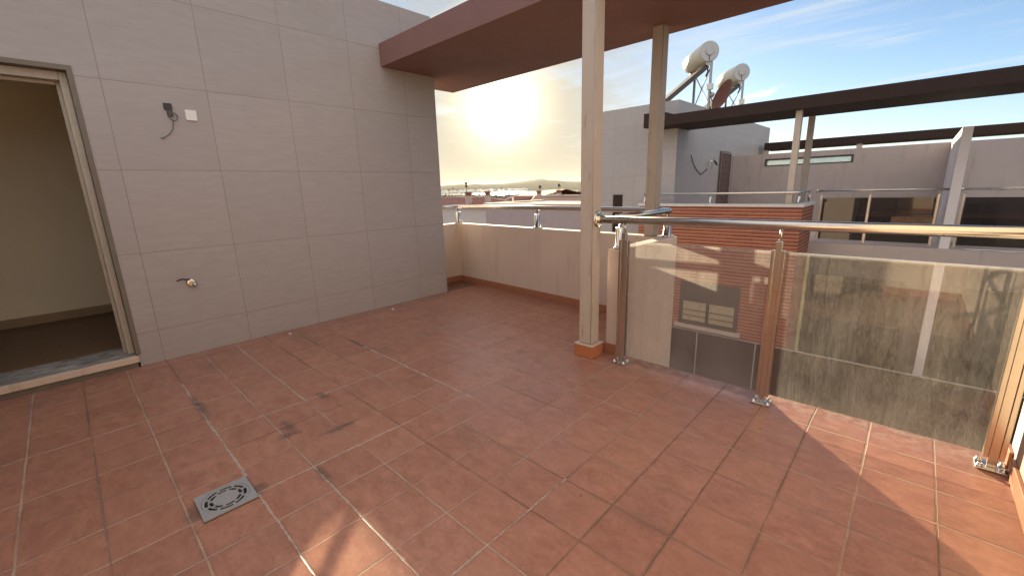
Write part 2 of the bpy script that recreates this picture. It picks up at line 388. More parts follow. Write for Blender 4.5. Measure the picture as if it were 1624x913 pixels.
M = dict(
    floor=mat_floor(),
    tile=mat_walltile('grey_stone_tile', (.365, .33, .315), .269, .39),
    tile_n=mat_walltile('white_stone_tile', (.38, .355, .35), .269, .20),
    render=mat_render('cream_render', (.60, .49, .415)),
    render_g=mat_render('grey_render', (.455, .385, .355)),
    render_d=mat_render('mauve_render', (.33, .27, .255)),
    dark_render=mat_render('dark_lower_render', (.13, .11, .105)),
    render_w=mat_render('white_render', (.68, .63, .62)),
    skirt=mat_simple('terracotta_skirting', (.33, .135, .075), .5, var=.2, nscale=12, bump=.2),
    plinth=mat_simple('orange_plinth_tile', (.44, .16, .07), .5, var=.12, nscale=14, bump=.2),
    plinth_top=mat_simple('plinth_mortar', (.52, .40, .33), .8),
    brown=mat_simple('brown_paint', (.215, .112, .094), .6, var=.14, nscale=4, bump=.25, bscale=70),
    darkbrown=mat_simple('dark_brown_paint', (.036, .022, .019), .7, var=.18, nscale=4, bump=.2, spec=.2),
    post=mat_paintmetal('pale_post_paint', (.50, .43, .36), .55),
    post_r=mat_paintmetal('rusty_post_paint', (.385, .335, .285), .6),
    steel=mat_steel('brushed_steel', spots=.12), steel_w=mat_steel('bronzed_steel', (.68, .64, .56), .22, 0),
    glass1=mat_dirtyglass('dusty_glass', .13, .7, (.90, .88, .86), (.62, .59, .55), refl=1.1), glass2=mat_dirtyglass('grimy_glass', .055, .46, (.93, .92, .90), (.48, .46, .44), refl=2.0),
    dglass=mat_darkglass('smoked_glass'),
    brick=mat_brick(),
    stone=mat_stone(),
    sill_edge=mat_render('sill_edge_cream', (.62, .50, .40), .75),
    coping=mat_simple('pale_coping', (.55, .52, .50), .75, var=.15),
    frame=mat_simple('pale_door_frame', (.42, .37, .30), .6, var=.22, nscale=20),
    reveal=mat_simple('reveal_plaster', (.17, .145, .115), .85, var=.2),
    room=mat_simple('room_paint', (.80, .73, .56), .9, var=.07, nscale=3, bump=.2),
    room_floor=mat_simple('room_floor', (.155, .085, .045), .5, var=.15),
    room_skirt=mat_simple('room_skirting', (.30, .215, .13), .5),
    black=mat_simple('black_plastic', (.018, .017, .016), .5, bump=0),
    grille=mat_simple('grille_metal', (.17, .14, .125), .5, var=.4, nscale=12),
    darkmetal=mat_simple('dark_metal', (.055, .04, .035), .5, var=.3, nscale=20),
    hole=mat_simple('drain_hole', (.006, .005, .005), .9, bump=0),
    drain=mat_simple('grey_drain_plastic', (.26, .265, .275), .5, var=.15, nscale=25, bump=.2),
    white=mat_simple('white_plastic', (.72, .71, .67), .45, var=.04, bump=0),
    cable=mat_simple('grey_cable', (.10, .11, .11), .6, bump=0),
    tank=mat_simple('cream_tank_enamel', (.62, .57, .46), .35, var=.05, bump=0),
    tank_end=mat_simple('grey_tank_cap', (.42, .43, .43), .45, var=.06, bump=0),
    galv=mat_simple('galvanised_bracket', (.40, .39, .37), .5, metal=.5, var=.15),
    collector=mat_simple('collector_back', (.05, .042, .038), .5, var=.2),
    dish=mat_simple('rusty_dish', (.20, .085, .065), .65, var=.2, nscale=14),
    dishdark=mat_simple('dark_dish', (.05, .045, .04), .6),
    roof=mat_simple('clay_roof', (.24, .10, .07), .85, var=.3, nscale=2.5, bump=.5, bdist=.05, bscale=8),
    chimney=mat_render('chimney_render', (.50, .40, .36), .2),
    wall_pale=mat_render('pale_house_render', (.60, .53, .50), .15),
    wall_mauve=mat_render('mauve_house_render', (.42, .34, .34), .15),
    wall_cream=mat_render('cream_house_render', (.62, .47, .36), .15),
    far_town=gmat('far_town_walls', (.16, .12, .09), (.36, .28, .22), .05),
    blind=mat_simple('blind_cream', (.36, .31, .225), .8),
    pane=mat_darkglass('window_pane', (.02, .02, .02), (.75, .75, .72)),
    slit=mat_darkglass('slit_pane', (.35, .40, .42), (.8, .85, .88)),
    louvre=mat_simple('louvre_white', (.45, .43, .41), .5),
)

# ================================================================== HOUSE PARTS
XW = -4.43            # big tiled wall plane
YT = 3.39             # its far end
def stair_tower(label, own):
    t = thing('stair_tower', label, 'tower', (XW-1.2, 1.0, 0), 'tiled stair towers')
    tm = M['tile'] if own else M['tile_n']
    y0 = -5.2; dl, dr, dt = -.72, .235, 2.222
    b = MB(); z0 = -6.4
    b.prism([(y0, z0), (YT, z0), (YT, 3.29), (y0, 3.29), (y0, .0), (dl, .0), (dl, dt), (dr, dt), (dr, .0), (y0, -.0)][:0] or
            [(YT, z0), (YT, 3.29), (y0, 3.29), (y0, z0), (dl, z0), (dl, dt), (dr, dt), (dr, z0)], 'X', XW-.16, XW)
    b.box(-6.95, XW-.16, YT-.16, YT, z0, 3.29); b.box(-6.95, XW-.16, y0, y0+.16, z0, 3.29)
    b.box(-6.95, -6.79, y0+.16, YT-.16, z0, 3.29); b.box(-6.79, XW-.16, y0+.16, YT-.16, 3.0, 3.25)
    if not own:
        pass
    b.build('wall', tm, t)
    MB().box(XW-.16, XW-.0, dl, dr, -.2, .0).build('door_foot', M['reveal'], t)
    # room behind the opening
    MB().box(-6.52, -6.45, -2.2, 1.9, .1, 2.45).build('room_wall', M['room'], t)
    MB().box(-6.45, XW-.16, 1.82, 1.9, .1, 2.45).build('room_side', M['room'], t); MB().box(-6.45, XW-.16, -2.2, -2.12, .1, 2.45).build('room_side', M['room'], t)
    MB().box(-6.52, XW-.16, -2.2, 1.9, 2.45, 2.53).build('room_ceiling', M['room'], t)
    MB().box(-6.52, XW-.16, -2.2, 1.9, 0, .098).build('room_floor', M['room_floor'], t)
    MB().box(-6.45, -6.435, -2.1, 1.8, .1, .19).build('room_skirting', M['room_skirt'], t)
    # reveal lining, frame, sill
    rv = MB().box(XW-.158, XW+.004, dr-.012, dr+.018, .1, dt+.02).box(XW-.158, XW+.004, dl-.018, dl+.012, .1, dt+.02)
    rv.box(XW-.158, XW+.004, dl+.012, dr-.012, dt-.012, dt+.02); rv.build('reveal', M['reveal'], t)
    fr = thing_part('door_frame', t)
    f = MB().box(XW-.15, XW-.075, dr-.055, dr-.013, .1, dt-.014, .004).box(XW-.15, XW-.075, dl+.013, dl+.055, .1, dt-.014, .004)
    f.box(XW-.15, XW-.075, dl+.056, dr-.056, dt-.07, dt-.014, .004)
    f.box(XW-.20, XW-.152, dr-.075, dr-.03, .1, dt-.03, .003).box(XW-.20, XW-.152, dl+.03, dl+.075, .1, dt-.03, .003)
    f.box(XW-.20, XW-.152, dl+.076, dr-.076, dt-.09, dt-.03, .003)
    f.build('door_frame', M['frame'], t)
    s = MB().box(XW-.34, XW+.012, dl+.013, dr-.013, .052, .099, .004)
    s.build('door_sill', M['stone'], t)
    MB().box(XW+.0125, XW+.03, dl-.03, dr-.002, .045, .097, .003).build('sill_edge', M['sill_edge'], t)
    MB().box(XW-.02, XW+.010, dl+.013, dr-.013, .0, .0515).build('riser', M['reveal'], t)
    return t
def thing_part(*a): return None

def parapet(label, own):
    t = thing('parapet_wall', label, 'parapet', (-3.2, 4.08, -6.4), 'terrace parapets')
    top = .85 if own else .80
    wm = M['render'] if own else M['brick']
    xo, yo = -1.55, 4.11
    b = MB()
    yi, yr_, xi = 3.98, 3.98, -1.68
    if own: xo, yr_, xi = -1.585, 3.80, -1.70
    yor = yr_+.13 if not own else 3.915
    poly = [(-4.99, YT-.4), (-4.84, YT-.4), (-4.84, yi), (xi, yr_), (xi, 2.87), (xo, 2.87), (xo, yor), (-4.99, yo)]
    b.prism(poly, 'Z', -6.4 if not own else -6.4, top)
    w = b.build('wall', wm, t, bevel=.006)
    if own:
        k = MB().prism([(-4.839, YT+.002), (-4.826, YT+.002), (-4.826, yi-.014), (xi-.014, yr_-.014), (xi-.014, 2.857), (xo-.02, 2.857), (xo-.02, 2.869), (xi-.001, 2.869), (xi-.001, yr_-.001), (-4.839, yi-.001)], 'Z', 0, .085)
        k.build('skirting', M['skirt'], t, bevel=.003)
    else:
        c = MB().prism([(-5.02, YT-.4), (-4.81, YT-.4), (-4.81, 3.95), (-1.71, 3.95), (-1.71, 2.84), (xo+.03, 2.84), (xo+.03, yo+.03), (-5.02, yo+.03)], 'Z', .802, .862)
        c.build('coping', M['coping'], t, bevel=.006)
        win = MB(); X0, X1, Z0, Z1 = -3.83, -2.5, -2.0, -.95     # lower window set in the brick
        win.box(X0, X0+.09, yo-.03, yo+.012, Z0, Z1).box(X1-.09, X1, yo-.03, yo+.012, Z0, Z1).box(X0+.09, X1-.09, yo-.03, yo+.012, Z0, Z0+.10)
        win.box(X0+.09, X1-.09, yo-.03, yo+.012, Z1-.48, Z1).box((X0+X1)/2-.035, (X0+X1)/2+.035, yo-.03, yo+.014, Z0+.10, Z1-.48)
        wo = win.build('window', M['darkmetal'], t)
        MB().box(X0+.09, (X0+X1)/2-.035, yo-.01, yo+.003, Z0+.10, Z1-.48).box((X0+X1)/2+.035, X1-.09, yo-.01, yo+.003, Z0+.10, Z1-.48).build('blind', M['blind'], wo)
        g = MB()
        for zz in (Z0+.22, Z0+.36): g.box(X0+.02, X1-.02, yo+.02, yo+.032, zz, zz+.014)
        g.build('guard_bar', M['darkmetal'], wo)
        MB().box(X0-.08, X1+.08, yo+.001, yo+.07, Z0-.09, Z0-.002).build('window_sill', M['render_g'], wo)
    return t

def bracket(mb, x, y, z0, z1):
    mb.lathe([(0, .052), (.006, .052), (.009, .045), (.0095, .033), (z1-z0-.055, .033), (z1-z0-.052, .031), (z1-z0-.052, .008), (z1-z0, .008)], (x, y, z0), (0, 0, 1), 20)
    for k in range(3):
        a = k*2.094+.5
        mb.lathe([(0, .018), (.014, .018), (.02, .010), (.022, .002)], (x+.045*math.cos(a), y+.045*math.sin(a), z0), (0, 0, 1), 10)

def parapet_rail(label, own):
    t = thing('parapet_handrail', label, 'handrail', (-3.2, 4.05, .85), 'steel handrails on parapets')
    z = 1.088; r = .027 if own else .024; zt = .85 if own else .862
    yr_ = 3.868 if own else 4.045
    b = MB().tube([(-4.90, YT+.03, z), (-4.90, 4.00, z), (-4.895, 4.03, z), (-4.86, 4.045, z), (-1.70, yr_, z), (-1.665, yr_-.005, z), (-1.647, yr_-.022, z), (-1.642, yr_-.06, z), (-1.642, 2.90, z)], r, 16)
    b.build('rail', M['steel'], t)
    for (x, y) in ((-4.895, 4.03), (-3.32, 3.957 if own else 4.045), (-1.65, yr_-.035), (-1.642, 2.95)):
        k = MB(); bracket(k, x, y, zt, z-r+.004); k.build('bracket', M['steel'], t)
    return t

def canopy(label, own):
    t = thing('canopy_slab', label, 'canopy', (-1.5, 3.4, 2.64), 'brown roof canopies')
    m = M['brown'] if own else M['darkbrown']
    b = MB().prism([(XW+.003, 2.684), (3.2, 2.684), (3.2, 4.09), (-4.93, 4.09), (-4.93, YT+.004), (XW+.003, YT+.004)], 'Z', 2.64, 2.868)
    b.build('slab', m, t, bevel=.004)
    if not own: MB().box(-4.96, -4.50, YT+.03, 4.13, 2.6385, 2.955).build('corner_cap', m, t, bevel=.004)
    return t

def steel_post(x0, x1, y0, y1, z0, z1, label, m, plinth):
    t = thing('steel_post', label, 'post', ((x0+x1)/2, (y0+y1)/2, z0), 'canopy posts')
    zb = z0
    if plinth:
        e = .026
        p = MB().box(x0-e, x1+e, y0-e, y1+e, z0+.001, z0+.096, .004).build('plinth', M['plinth'], t)
        MB().box(x0-e-.004, x1+e+.004, y0-e-.004, y1+e+.004, z0+.0965, z0+.106, .003).build('cap_tile', M['plinth_top'], p)
        zb = z0+.1065
        sp = MB()
        for cx in (x0, x1):
            for k in range(2): sp.box(cx-.004, cx+.004, y0+.02+.05*k, y0+.035+.05*k, zb, zb+.006)
        b = MB().box(x0, x1, y0, y1, zb+.004, z1, .006)
        b.box(x0+.01, x1-.01, y0+.01, y1-.01, zb-.0005, zb+.0035)
    else:
        b = MB().box(x0, x1, y0, y1, zb+.001, z1, .006)
    b.build('shaft', m, t)
    # welded seam down the corner
    MB().tube([(x1-.003, y0-.001, zb+.01), (x1-.003, y0-.001, (zb+z1)/2), (x1-.003, y0-.001, z1-.01)], .003, 6).build('weld_seam', M['post_r'], t)
    return t

YR = 2.757
def glass_railing(label, posts, x_end, own, flange=True, x_start=None, glasses=None):
    t = thing('glass_railing', label, 'railing', ((posts[0]+posts[-1])/2, YR, 0), 'glass balcony railings')
    z = 1.086; r = .028 if own else .022; st = M['steel_w']
    xs = x_start if x_start is not None else posts[0]-.2
    MB().tube([(xs+.001, YR, z), ((xs+x_end)/2, YR, z), (x_end-.001, YR, z)], r, 20).build('handrail', M['steel'], t)
    if flange:
        fl = MB().lathe([(0, .062), (.004, .062), (.007, .055), (.0075, .034), (.03, .031), (.031, .0285)], (xs+.001, YR, z), (1, 0, 0), 28)
        for k in range(3):
            a = k*2.094+1.57; fl.lathe([(.0, .009), (.012, .009), (.014, .004)], (xs+.004, YR+.05*math.cos(a), z+.05*math.sin(a)), (1, 0, 0), 8)
        fl.build('wall_flange', M['steel_w'], t)
    for x in posts:
        p = MB().box(x-.016, x+.016, YR-.014, YR+.014, .012, .995, .002)
        p.box(x-.010, x+.010, YR-.008, YR+.008, .9955, 1.003)
        po = p.build('post', st, t)
        ch = MB()
        for s in ((-1, 1) if own else ()):
            ch.box(x+s*.0165-(.018 if s < 0 else 0), x+s*.0165+(.018 if s > 0 else 0), YR-.018, YR-.0075, .055, .945, .0015)
            ch.box(x+s*.0165-(.018 if s < 0 else 0), x+s*.0165+(.018 if s > 0 else 0), YR+.0075, YR+.018, .055, .945, .0015)
        if own: ch.build('glass_clamp', st, po)
        else: ch.bm.free()
        MB().tube([(x, YR, 1.003), (x, YR, z-r+.003)], .0075, 10).build('rail_pin', st, po)
        if own:
            MB().box(x-.052, x+.052, YR-.045, YR+.045, .0015, .0115, .003).build('base_plate', M['steel'], po)
            for sx in (-1, 1):
                for sy in (-1, 1):
                    bo = MB(); bo.lathe([(0, .0135), (.004, .0135), (.0045, .010), (.011, .010), (.016, .006), (.017, .001)], (x+sx*.038, YR+sy*.03, .0118), (0, 0, 1), 12)
                    bo.build('bolt', M['steel'], po)
    glasses = glasses or []
    for (xa, xb, gm) in glasses:
        MB().box(xa, xb, YR-.0042, YR+.0042, .064, .938).build('glass_panel', gm, t)
    return t

def fin_wall(label, own):
    t = thing('fin_wall', label, 'wall', (.55, 1, -.25), 'dividing fin walls')
    MB().box(.48, .62, -1.0, 2.88, -6.4, 2.16).build('wall', M['render'] if own else M['render_w'], t, bevel=.008)
    if own:
        MB().box(.4655, .4795, -.99, 2.74, 0, .085, .003).build('skirting', M['skirt'], t)
        MB().box(.4655, .4795, 2.79, 2.893, .003, .088, .003).build('end_skirting', M['skirt'], t)
    return t

def party_wall(label, own):
    t = thing('party_wall', label, 'wall', (-1.5, -1.1, 0), 'party walls with slit windows')
    m = M['render'] if own else M['render_g']
    X0, X1, Z0, Z1 = -3.5, -1.36, 1.76, 1.97
    b = MB(); xa, xb, ya, yb, z0, z1 = XW+.004, 3.2, -1.18, -1.01, -.3, 2.12
    b.box(xa, X0, ya, yb, z0, z1).box(X1, xb, ya, yb, z0, z1).box(X0, X1, ya, yb, z0, Z0).box(X0, X1, ya, yb, Z1, z1)
    b.build('wall', m, t)
    f = MB().box(X0, X1, yb-.05, yb+.008, Z1-.05, Z1).box(X0, X1, yb-.05, yb+.008, Z0, Z0+.028).box(X0, X0+.04, yb-.05, yb+.008, Z0+.028, Z1-.05).box(X1-.05, X1, yb-.05, yb+.008, Z0+.028, Z1-.05)
    w = f.build('window', M['darkmetal'], t)
    MB().box(X0+.04, X1-.05, yb-.03, yb-.02, Z0+.028, Z1-.05).build('pane', M['slit'], w)
    if own: MB().box(XW+.02, .46, yb+.001, yb+.014, 0, .085, .003).build('skirting', M['skirt'], t)
    return t

# ------------------------------------------------------------------ OUR TERRACE
b = MB().prism([(-4.985, YT-.38), (-4.985, 4.08), (-1.62, 3.88), (-1.595, 2.905), (3.2, 2.905), (3.2, -1.18), (XW-.02, -1.18), (XW-.02, YT-.38)], 'Z', -.25, 0)
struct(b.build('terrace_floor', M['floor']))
stair_tower('tall grey tiled stair tower with an open doorway, left of the terrace', True)
parapet('low cream rendered parapet wall along the far edge of the tiled terrace', True)
parapet_rail('steel tube handrail on short brackets along the cream parapet top', True)
canopy('wide brown canopy slab overhead with the sun at its lower edge', True)
steel_post(-1.835, -1.722, 2.69, 2.80, 0, 2.639, 'pale rusty square post standing on an orange tiled plinth', M['post'], True)
steel_post(-1.86, -1.757, 3.79, 3.893, .851, 2.639, 'weathered brownish square post standing on the corner of the cream parapet', M['post_r'], False)
glass_railing('nearest steel and glass railing with two dusty panels along the terrace edge', [-1.497, -.533, .416], .478, True, True, -1.7215,
              [(-1.4795, -.5505, M['glass1']), (-.5155, .3985, M['glass2'])])
fin_wall('cream fin wall with terracotta skirting at the right edge beside the glass railing', True)
party_wall('cream wall with slit window closing the near side of the terrace', True)

# wall fittings
def wall_pt(y, z, d=0): return (XW+d, y, z)
t = thing('cable_outlet', 'dark square cable outlet with a loop and a hanging grey wire on the tiled wall', 'outlet', (XW, .755, 1.95))
MB().box(XW+.001, XW+.012, .725, .778, 2.005, 2.055, .002).build('box', M['black'], t)
MB().box(XW+.001, XW+.022, .74, .775, 1.955, 2.0045, .003).build('plug', M['darkmetal'], t)
lp = [wall_pt(.775+.026*math.cos(a), 1.955+.03*math.sin(a), .02) for a in [k*.52 for k in range(13)]]
MB().tube(lp, .0035, 8).build('loop', M['cable'], t)
MB().tube([wall_pt(.77, 1.925, .018), wall_pt(.764, 1.90, .012), wall_pt(.755, 1.86, .009), wall_pt(.738, 1.835, .007), wall_pt(.72, 1.815, .007), wall_pt(.69, 1.795, .008), wall_pt(.665, 1.787, .012)], .003, 8).build('wire', M['cable'], t)
MB().tube([wall_pt(.665, 1.787, .012), wall_pt(.68, 1.785, .02), wall_pt(.695, 1.782, .012)], .002, 6).build('wire_end', M['cable'], t)
tag(MB().box(XW+.001, XW+.011, .858, .934, 1.938, 2.018, .003).build('blank_plate', M['white']), 'square white blank cover plate on the tiled wall', 'wall plate')
t = thing('tap_outlet', 'small round pipe outlet with a short dark wire low on the tiled wall', 'outlet', (XW, .67, .615))
MB().lathe([(0, .036), (.006, .036), (.010, .028), (.011, .02)], (XW+.001, .672, .617), (1, 0, 0), 18).build('rosette', M['steel_w'], t)
MB().lathe([(0, .014), (.03, .014), (.032, .010), (.045, .010)], (XW+.012, .684, .608), (1, .25, -.25), 12).build('nozzle', M['steel'], t)
MB().tube([wall_pt(.668, .65, .012), wall_pt(.645, .652, .016), wall_pt(.615, .662, .02), wall_pt(.575, .652, .022)], .0055, 8).build('wire', M['black'], t)

# floor drain
t = thing('floor_drain', 'square grey floor drain with ring slots set in the terracotta tiles', 'drain', (-2.088, .282, 0))
cx, cy, hs = -2.088, .282, .103
MB().box(cx-hs, cx+hs, cy-hs, cy+hs, .001, .004).build('hole', M['hole'], t)
fr = bmesh.new()
g = MB()
def ringseg(r0, r1, a0, a1, z0, z1, n=8):
    for k in range(n):
        p, q = a0+(a1-a0)*k/n, a0+(a1-a0)*(k+1)/n
        g.prism([(cx+r*math.cos(a), cy+r*math.sin(a)) for r, a in ((r0, p), (r1, p), (r1, q), (r0, q))], 'Z', z0, z1)
for k in range(32):       # square collar with a round opening
    a0, a1 = 2*math.pi*k/32, 2*math.pi*(k+1)/32
    def sq(a):
        c, s_ = math.cos(a), math.sin(a); q = hs/max(abs(c), abs(s_)); return (cx+c*q, cy+s_*q)
    g.prism([(cx+.092*math.cos(a0), cy+.092*math.sin(a0)), sq(a0), sq(a1), (cx+.092*math.cos(a1), cy+.092*math.sin(a1))], 'Z', .004, .010)
g.build('collar', M['drain'], t); g = MB()
def ring(r0, r1): ringseg(r0, r1, 0, 2*math.pi, .0045, .0095, 40)
ring(.081, .0905); ring(.063, .068); ring(.001, .050)
for k in range(8):
    a = k*math.pi/4+.2; ringseg(.0682, .0808, a-.07, a+.07, .0045, .0094, 2); ringseg(.0502, .0628, a-.09+.25, a+.09+.25, .0045, .0094, 2)
g.build('grate', M['drain'], t)
random.seed(3)
for i, (px, py, lab) in enumerate(((460, 529, 'tiny white plaster chip on the tiles at the foot of the tiled wall'), (623, 490, 'smaller white plaster chip near the far end of the tiled wall'))):
    q = P(px, py, 'Z', .004); c = MB()
    c.prism([(q.x+.028*math.cos(a)*random.uniform(.5, 1), q.y+.016*math.sin(a)*random.uniform(.6, 1)) for a in [k*.9 for k in range(7)]], 'Z', .001, .007)
    tag(c.build('plaster_chip', M['white']), lab, 'debris', 'white plaster chips')

# ------------------------------------------------------------------ NEIGHBOUR'S HOUSE (mirror image across the courtyard)
TF[0] = (-.08, 14.14)
nt = stair_tower('white tiled stair tower carrying water heaters, across the courtyard', False)
# iron grille door closing the neighbour's doorway
g = MB(); X = XW+.03
g.box(X, X+.03, -.70, -.66, .02, 2.2).box(X, X+.03, .18, .22, .02, 2.2).box(X, X+.03, -.66, .18, 2.16, 2.2).box(X, X+.03, -.66, .18, .02, .06)
for k in range(1, 6): g.box(X+.004, X+.022, -.66+k*.14-.006, -.66+k*.14+.006, .06, 2.16)
for k in range(1, 12): g.box(X+.006, X+.024, -.66, .18, .06+k*.175-.006, .06+k*.175+.006)
gd = g.build('grille_door', M['grille'], nt)
MB().box(X-.025, X-.006, -.70, .22, .02, 2.2).build('door_panel', M['brown'], gd)
MB().box(-6.15, -5.86, YT-.02, YT+.012, -.4, 1.07).build('recess_panel', M['darkbrown'], nt)
parapet('red brick wall with white coping and a lower window, across the courtyard', False)
parapet_rail('thin steel handrail on the white coping of the brick wall', False)
canopy('dark brown canopy beam of the house across the courtyard, nearest of its two', False)
steel_post(-1.885, -1.775, 3.83, 3.94, .863, 2.639, 'pale slim post on the brick wall coping under the nearer dark beam', M['post'], False)
steel_post(-1.86, -1.75, 2.69, 2.80, 0, 2.639, 'rusty slim post just behind the pale one under the nearer dark beam', M['post_r'], False)
glass_railing('smoked glass railing between the brick wall and the white fin wall', [-1.45, -.64, .355], .478, False, True, -1.545,
              [(-1.42, -.665, M['dglass']), (-.615, .33, M['dglass'])])
glass_railing('smoked glass railing right of the white fin wall', [.68, 1.75, 2.8], 3.1, False, True, .622, [(.705, 1.725, M['dglass']), (1.775, 2.77, M['dglass'])])
fin_wall('white fin wall with a sunlit top edge between two smoked glass railings', False)
party_wall('grey wall with a long slit window behind the smoked glass railings', False)
b = MB().prism([(-1.56, 2.93), (3.2, 2.93), (3.2, -1.0), (XW, -1.0), (XW, 3.97), (-1.70, 3.97), (-1.70, 2.93)], 'Z', -.30, 0)
struct(b.build('terrace_floor', M['render_g']))
# lower storey: dark glazed facade, balcony railing in front of the brick
t = thing('lower_facade', 'dark recessed lower storey seen through the dusty glass panels', 'building', (.8, 2.4, -6.4))
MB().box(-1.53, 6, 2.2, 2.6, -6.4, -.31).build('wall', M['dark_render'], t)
d = MB()
for k in range(4): d.box(-1.4+k*1.9, .2+k*1.9, 2.61, 2.66, -3.3, -.75)
d.build('glass_door', M['dglass'], t)
for k in range(4): MB().box(-.64+k*1.9, -.56+k*1.9, 2.665, 2.70, -3.3, -.75).build('door_mullion', M['darkmetal'], t)
t = thing('lower_railing', 'dark panelled lower balcony railing with a thin bright rail below the brick window', 'railing', (-1.5, 4.2, -3.4))
MB().box(-5, 5, 4.155, 4.175, -3.4, -2.14).build('panel', M['darkbrown'], t)
MB().box(-5, 5, 4.145, 4.185, -2.138, -2.122).build('rail', M['galv'], t)
for xx in (-3.33, -2.08): MB().box(xx-.012, xx+.012, 4.178, 4.195, -3.4, -2.15).build('mullion', M['galv'], t)
MB().box(-5, 5, 2.605, 4.15, -3.55, -3.41).build('balcony_slab', M['render_d'], t)
# wall lamp wiring by the grille door
t = thing('wall_cable', 'black cable with a white bent lamp arm on the white tiled tower', 'cable', (XW, .9, 1.9))
def wp(px, py, d=.02):
    q = P(px, py, 'X', XW-.08+d); return (q.x+.08, 14.14-q.y, q.z)
MB().tube([wp(1096, 246), wp(1099, 258), wp(1105, 270), wp(1112, 277), wp(1116, 273), wp(1122, 268.5)], .010, 6).build('cable', M['black'], t)
MB().tube([wp(1122, 268.5, .03), wp(1126, 263, .06), wp(1126, 257, .1), wp(1129, 254.5, .1), wp(1133, 257, .08), wp(1133, 264, .06), wp(1130, 266, .04)], .020, 8).build('lamp_arm', M['white'], t)
MB().tube([wp(1131, 254, .1), wp(1135, 257, .12), wp(1137, 262, .1)], .022, 8).build('lamp_hood', M['black'], t)
# louvred unit behind the glass
t = thing('louvred_unit', 'white louvred unit standing behind the smoked glass right of the fin wall', 'air conditioner', (.95, 1.9, 0))
MB().box(.75, 1.25, 1.7, 1.95, .05, .85, .01).build('case', M['louvre'], t)
lv = MB()
for k in range(3):
    for j in range(2): lv.box(.80+j*.22, .98+j*.22, 1.952, 1.962, .12+k*.24, .30+k*.24)
lv.build('louvre', M['black'], t)
MB().box(.78, .86, 1.75, 1.9, 0.001, .05).build('foot', M['black'], t); MB().box(1.14, 1.22, 1.75, 1.9, 0.001, .05).build('foot', M['black'], t)
TF[0] = None
# white cable lying on the edge of the neighbour's slab
pts = []
for px, py in ((1497, 402), (1503, 404), (1508, 407), (1510, 412)): pts.append(P(px, py, 'Y', 11.30))
pts = [P(1505, 403, 'Z', .012)]
random.seed(5)
for k in range(1, 16):
    pts.append(Vector((.60+k*.10, 11.27+.035*math.sin(k*1.7), .012)))
tag(MB().tube(pts[1:], .009, 6).build('loose_cable', M['white']), 'thin white cable lying in waves on the slab edge right of the fin wall', 'cable')

# third house: only its canopy beam shows above the grey wall
t = thing('canopy_slab', 'farthest thin dark canopy beam above the grey wall with the slit window', 'canopy', (-1, 18.2, 2.40), 'brown roof canopies')
MB().box(-4.33, 3.4, 18.0, 19.1, 2.41, 2.655).build('slab', M['darkbrown'], t, bevel=.004)
for xx in (-4.28, -1.62): MB().box(xx-.07, xx+.07, 18.05, 18.2, 1.2, 2.409).build('stub_post', M['post'], t)

# ------------------------------------------------------------------ solar water heaters and dish on the neighbour's roof
AX = Vector((-.669, .743, 0)); BX = Vector((-.743, -.669, 0)); Z = Vector((0, 0, 1))
def heater(end, label, L=1.25, r=.262):
    base = Vector((end.x, end.y, 3.292))
    t = thing('solar_water_heater', label, 'water heater', base, 'solar water heaters')
    tk = MB().lathe([(0.0, r*.93), (.02, r), (L-.05, r), (L-.01, r*.94), (L, r*.85)], end, AX, 36).build('tank', M['tank'], t)
    MB().lathe([(-.028, r*.93), (-.012, r*.985), (-.001, r*.985)], end, AX, 36).build('tank_cap', M['tank_end'], tk)
    MB().lathe([(-.06, .09), (-.05, .105), (-.0285, .105)], end, AX, 22).build('sensor_cover', M['tank_end'], tk)
    MB().tube([end-AX*.032-Z*.10, end-AX*.036-Z*.16, end-AX*.034-Z*.235], .008, 6).build('cap_wire', M['darkmetal'], tk)
    # collector slopes down from under the tank
    pt = end+AX*.05-Z*(r+.03)+BX*.02; pb = pt+BX*1.25-Z*1.0
    c = MB(); n = (pt-pb).normalized().cross(AX).normalized()
    if n.z < 0: n = -n
    q = [pt, pt+AX*(L-.1), pb+AX*(L-.1), pb]; q2 = [v-n*.12 for v in q]
    A = [c.bm.verts.new(v) for v in q]; Bv = [c.bm.verts.new(v) for v in q2]
    c.bm.faces.new(A); c.bm.faces.new(Bv[::-1])
    for k in range(4): c.bm.faces.new((A[k], A[(k+1) % 4], Bv[(k+1) % 4], Bv[k]))
    c.build('collector', M['collector'], t)
    # stand
    for k, d in enumerate((.04, L-.1)):
        f = end+AX*d; f1 = Vector((f.x, f.y, 0))-BX*.10
        s = MB().bar((f1.x, f1.y, 3.293), (f1.x, f1.y, f.z-r*.9), .07, .05).build('stand_leg', M['galv'], t)
        s2 = MB().bar((pb+AX*d).to_tuple()[:2]+(3.32,), (f1.x, f1.y, 3.32), .05, .04); s2.build('base_bar', M['galv'], t)
        cr = MB().lathe([(-.03, r*.30), (.03, r*.30)], f-Z*(r*1.02)-BX*.02, AX, 14); cr.build('tank_saddle', M['galv'], t)
    a = end+AX*.05; bq = end+AX*(L-.12)
    x = MB().bar((a.x-BX.x*.1, a.y-BX.y*.1, 3.45), (bq.x-BX.x*.1, bq.y-BX.y*.1, a.z-r*1.3), .03, .012)
    x.bar((bq.x-BX.x*.1, bq.y-BX.y*.1, 3.45), (a.x-BX.x*.1, a.y-BX.y*.1, a.z-r*1.3), .03, .012); x.build('cross_brace', M['galv'], t)
    f = end+AX*.05-BX*.1
    MB().box(f.x-.06, f.x+.10, f.y-.09, f.y-.0, f.z-.95, f.z-.80, .008).build('control_box', M['white'], t)
    MB().tube([end+AX*.1-Z*(r+.02), end+AX*.12-Z*(r+.2)-BX*.05, end+AX*.12-Z*(r+.33)], .02, 8).build('pipe', M['darkmetal'], t)
    return t
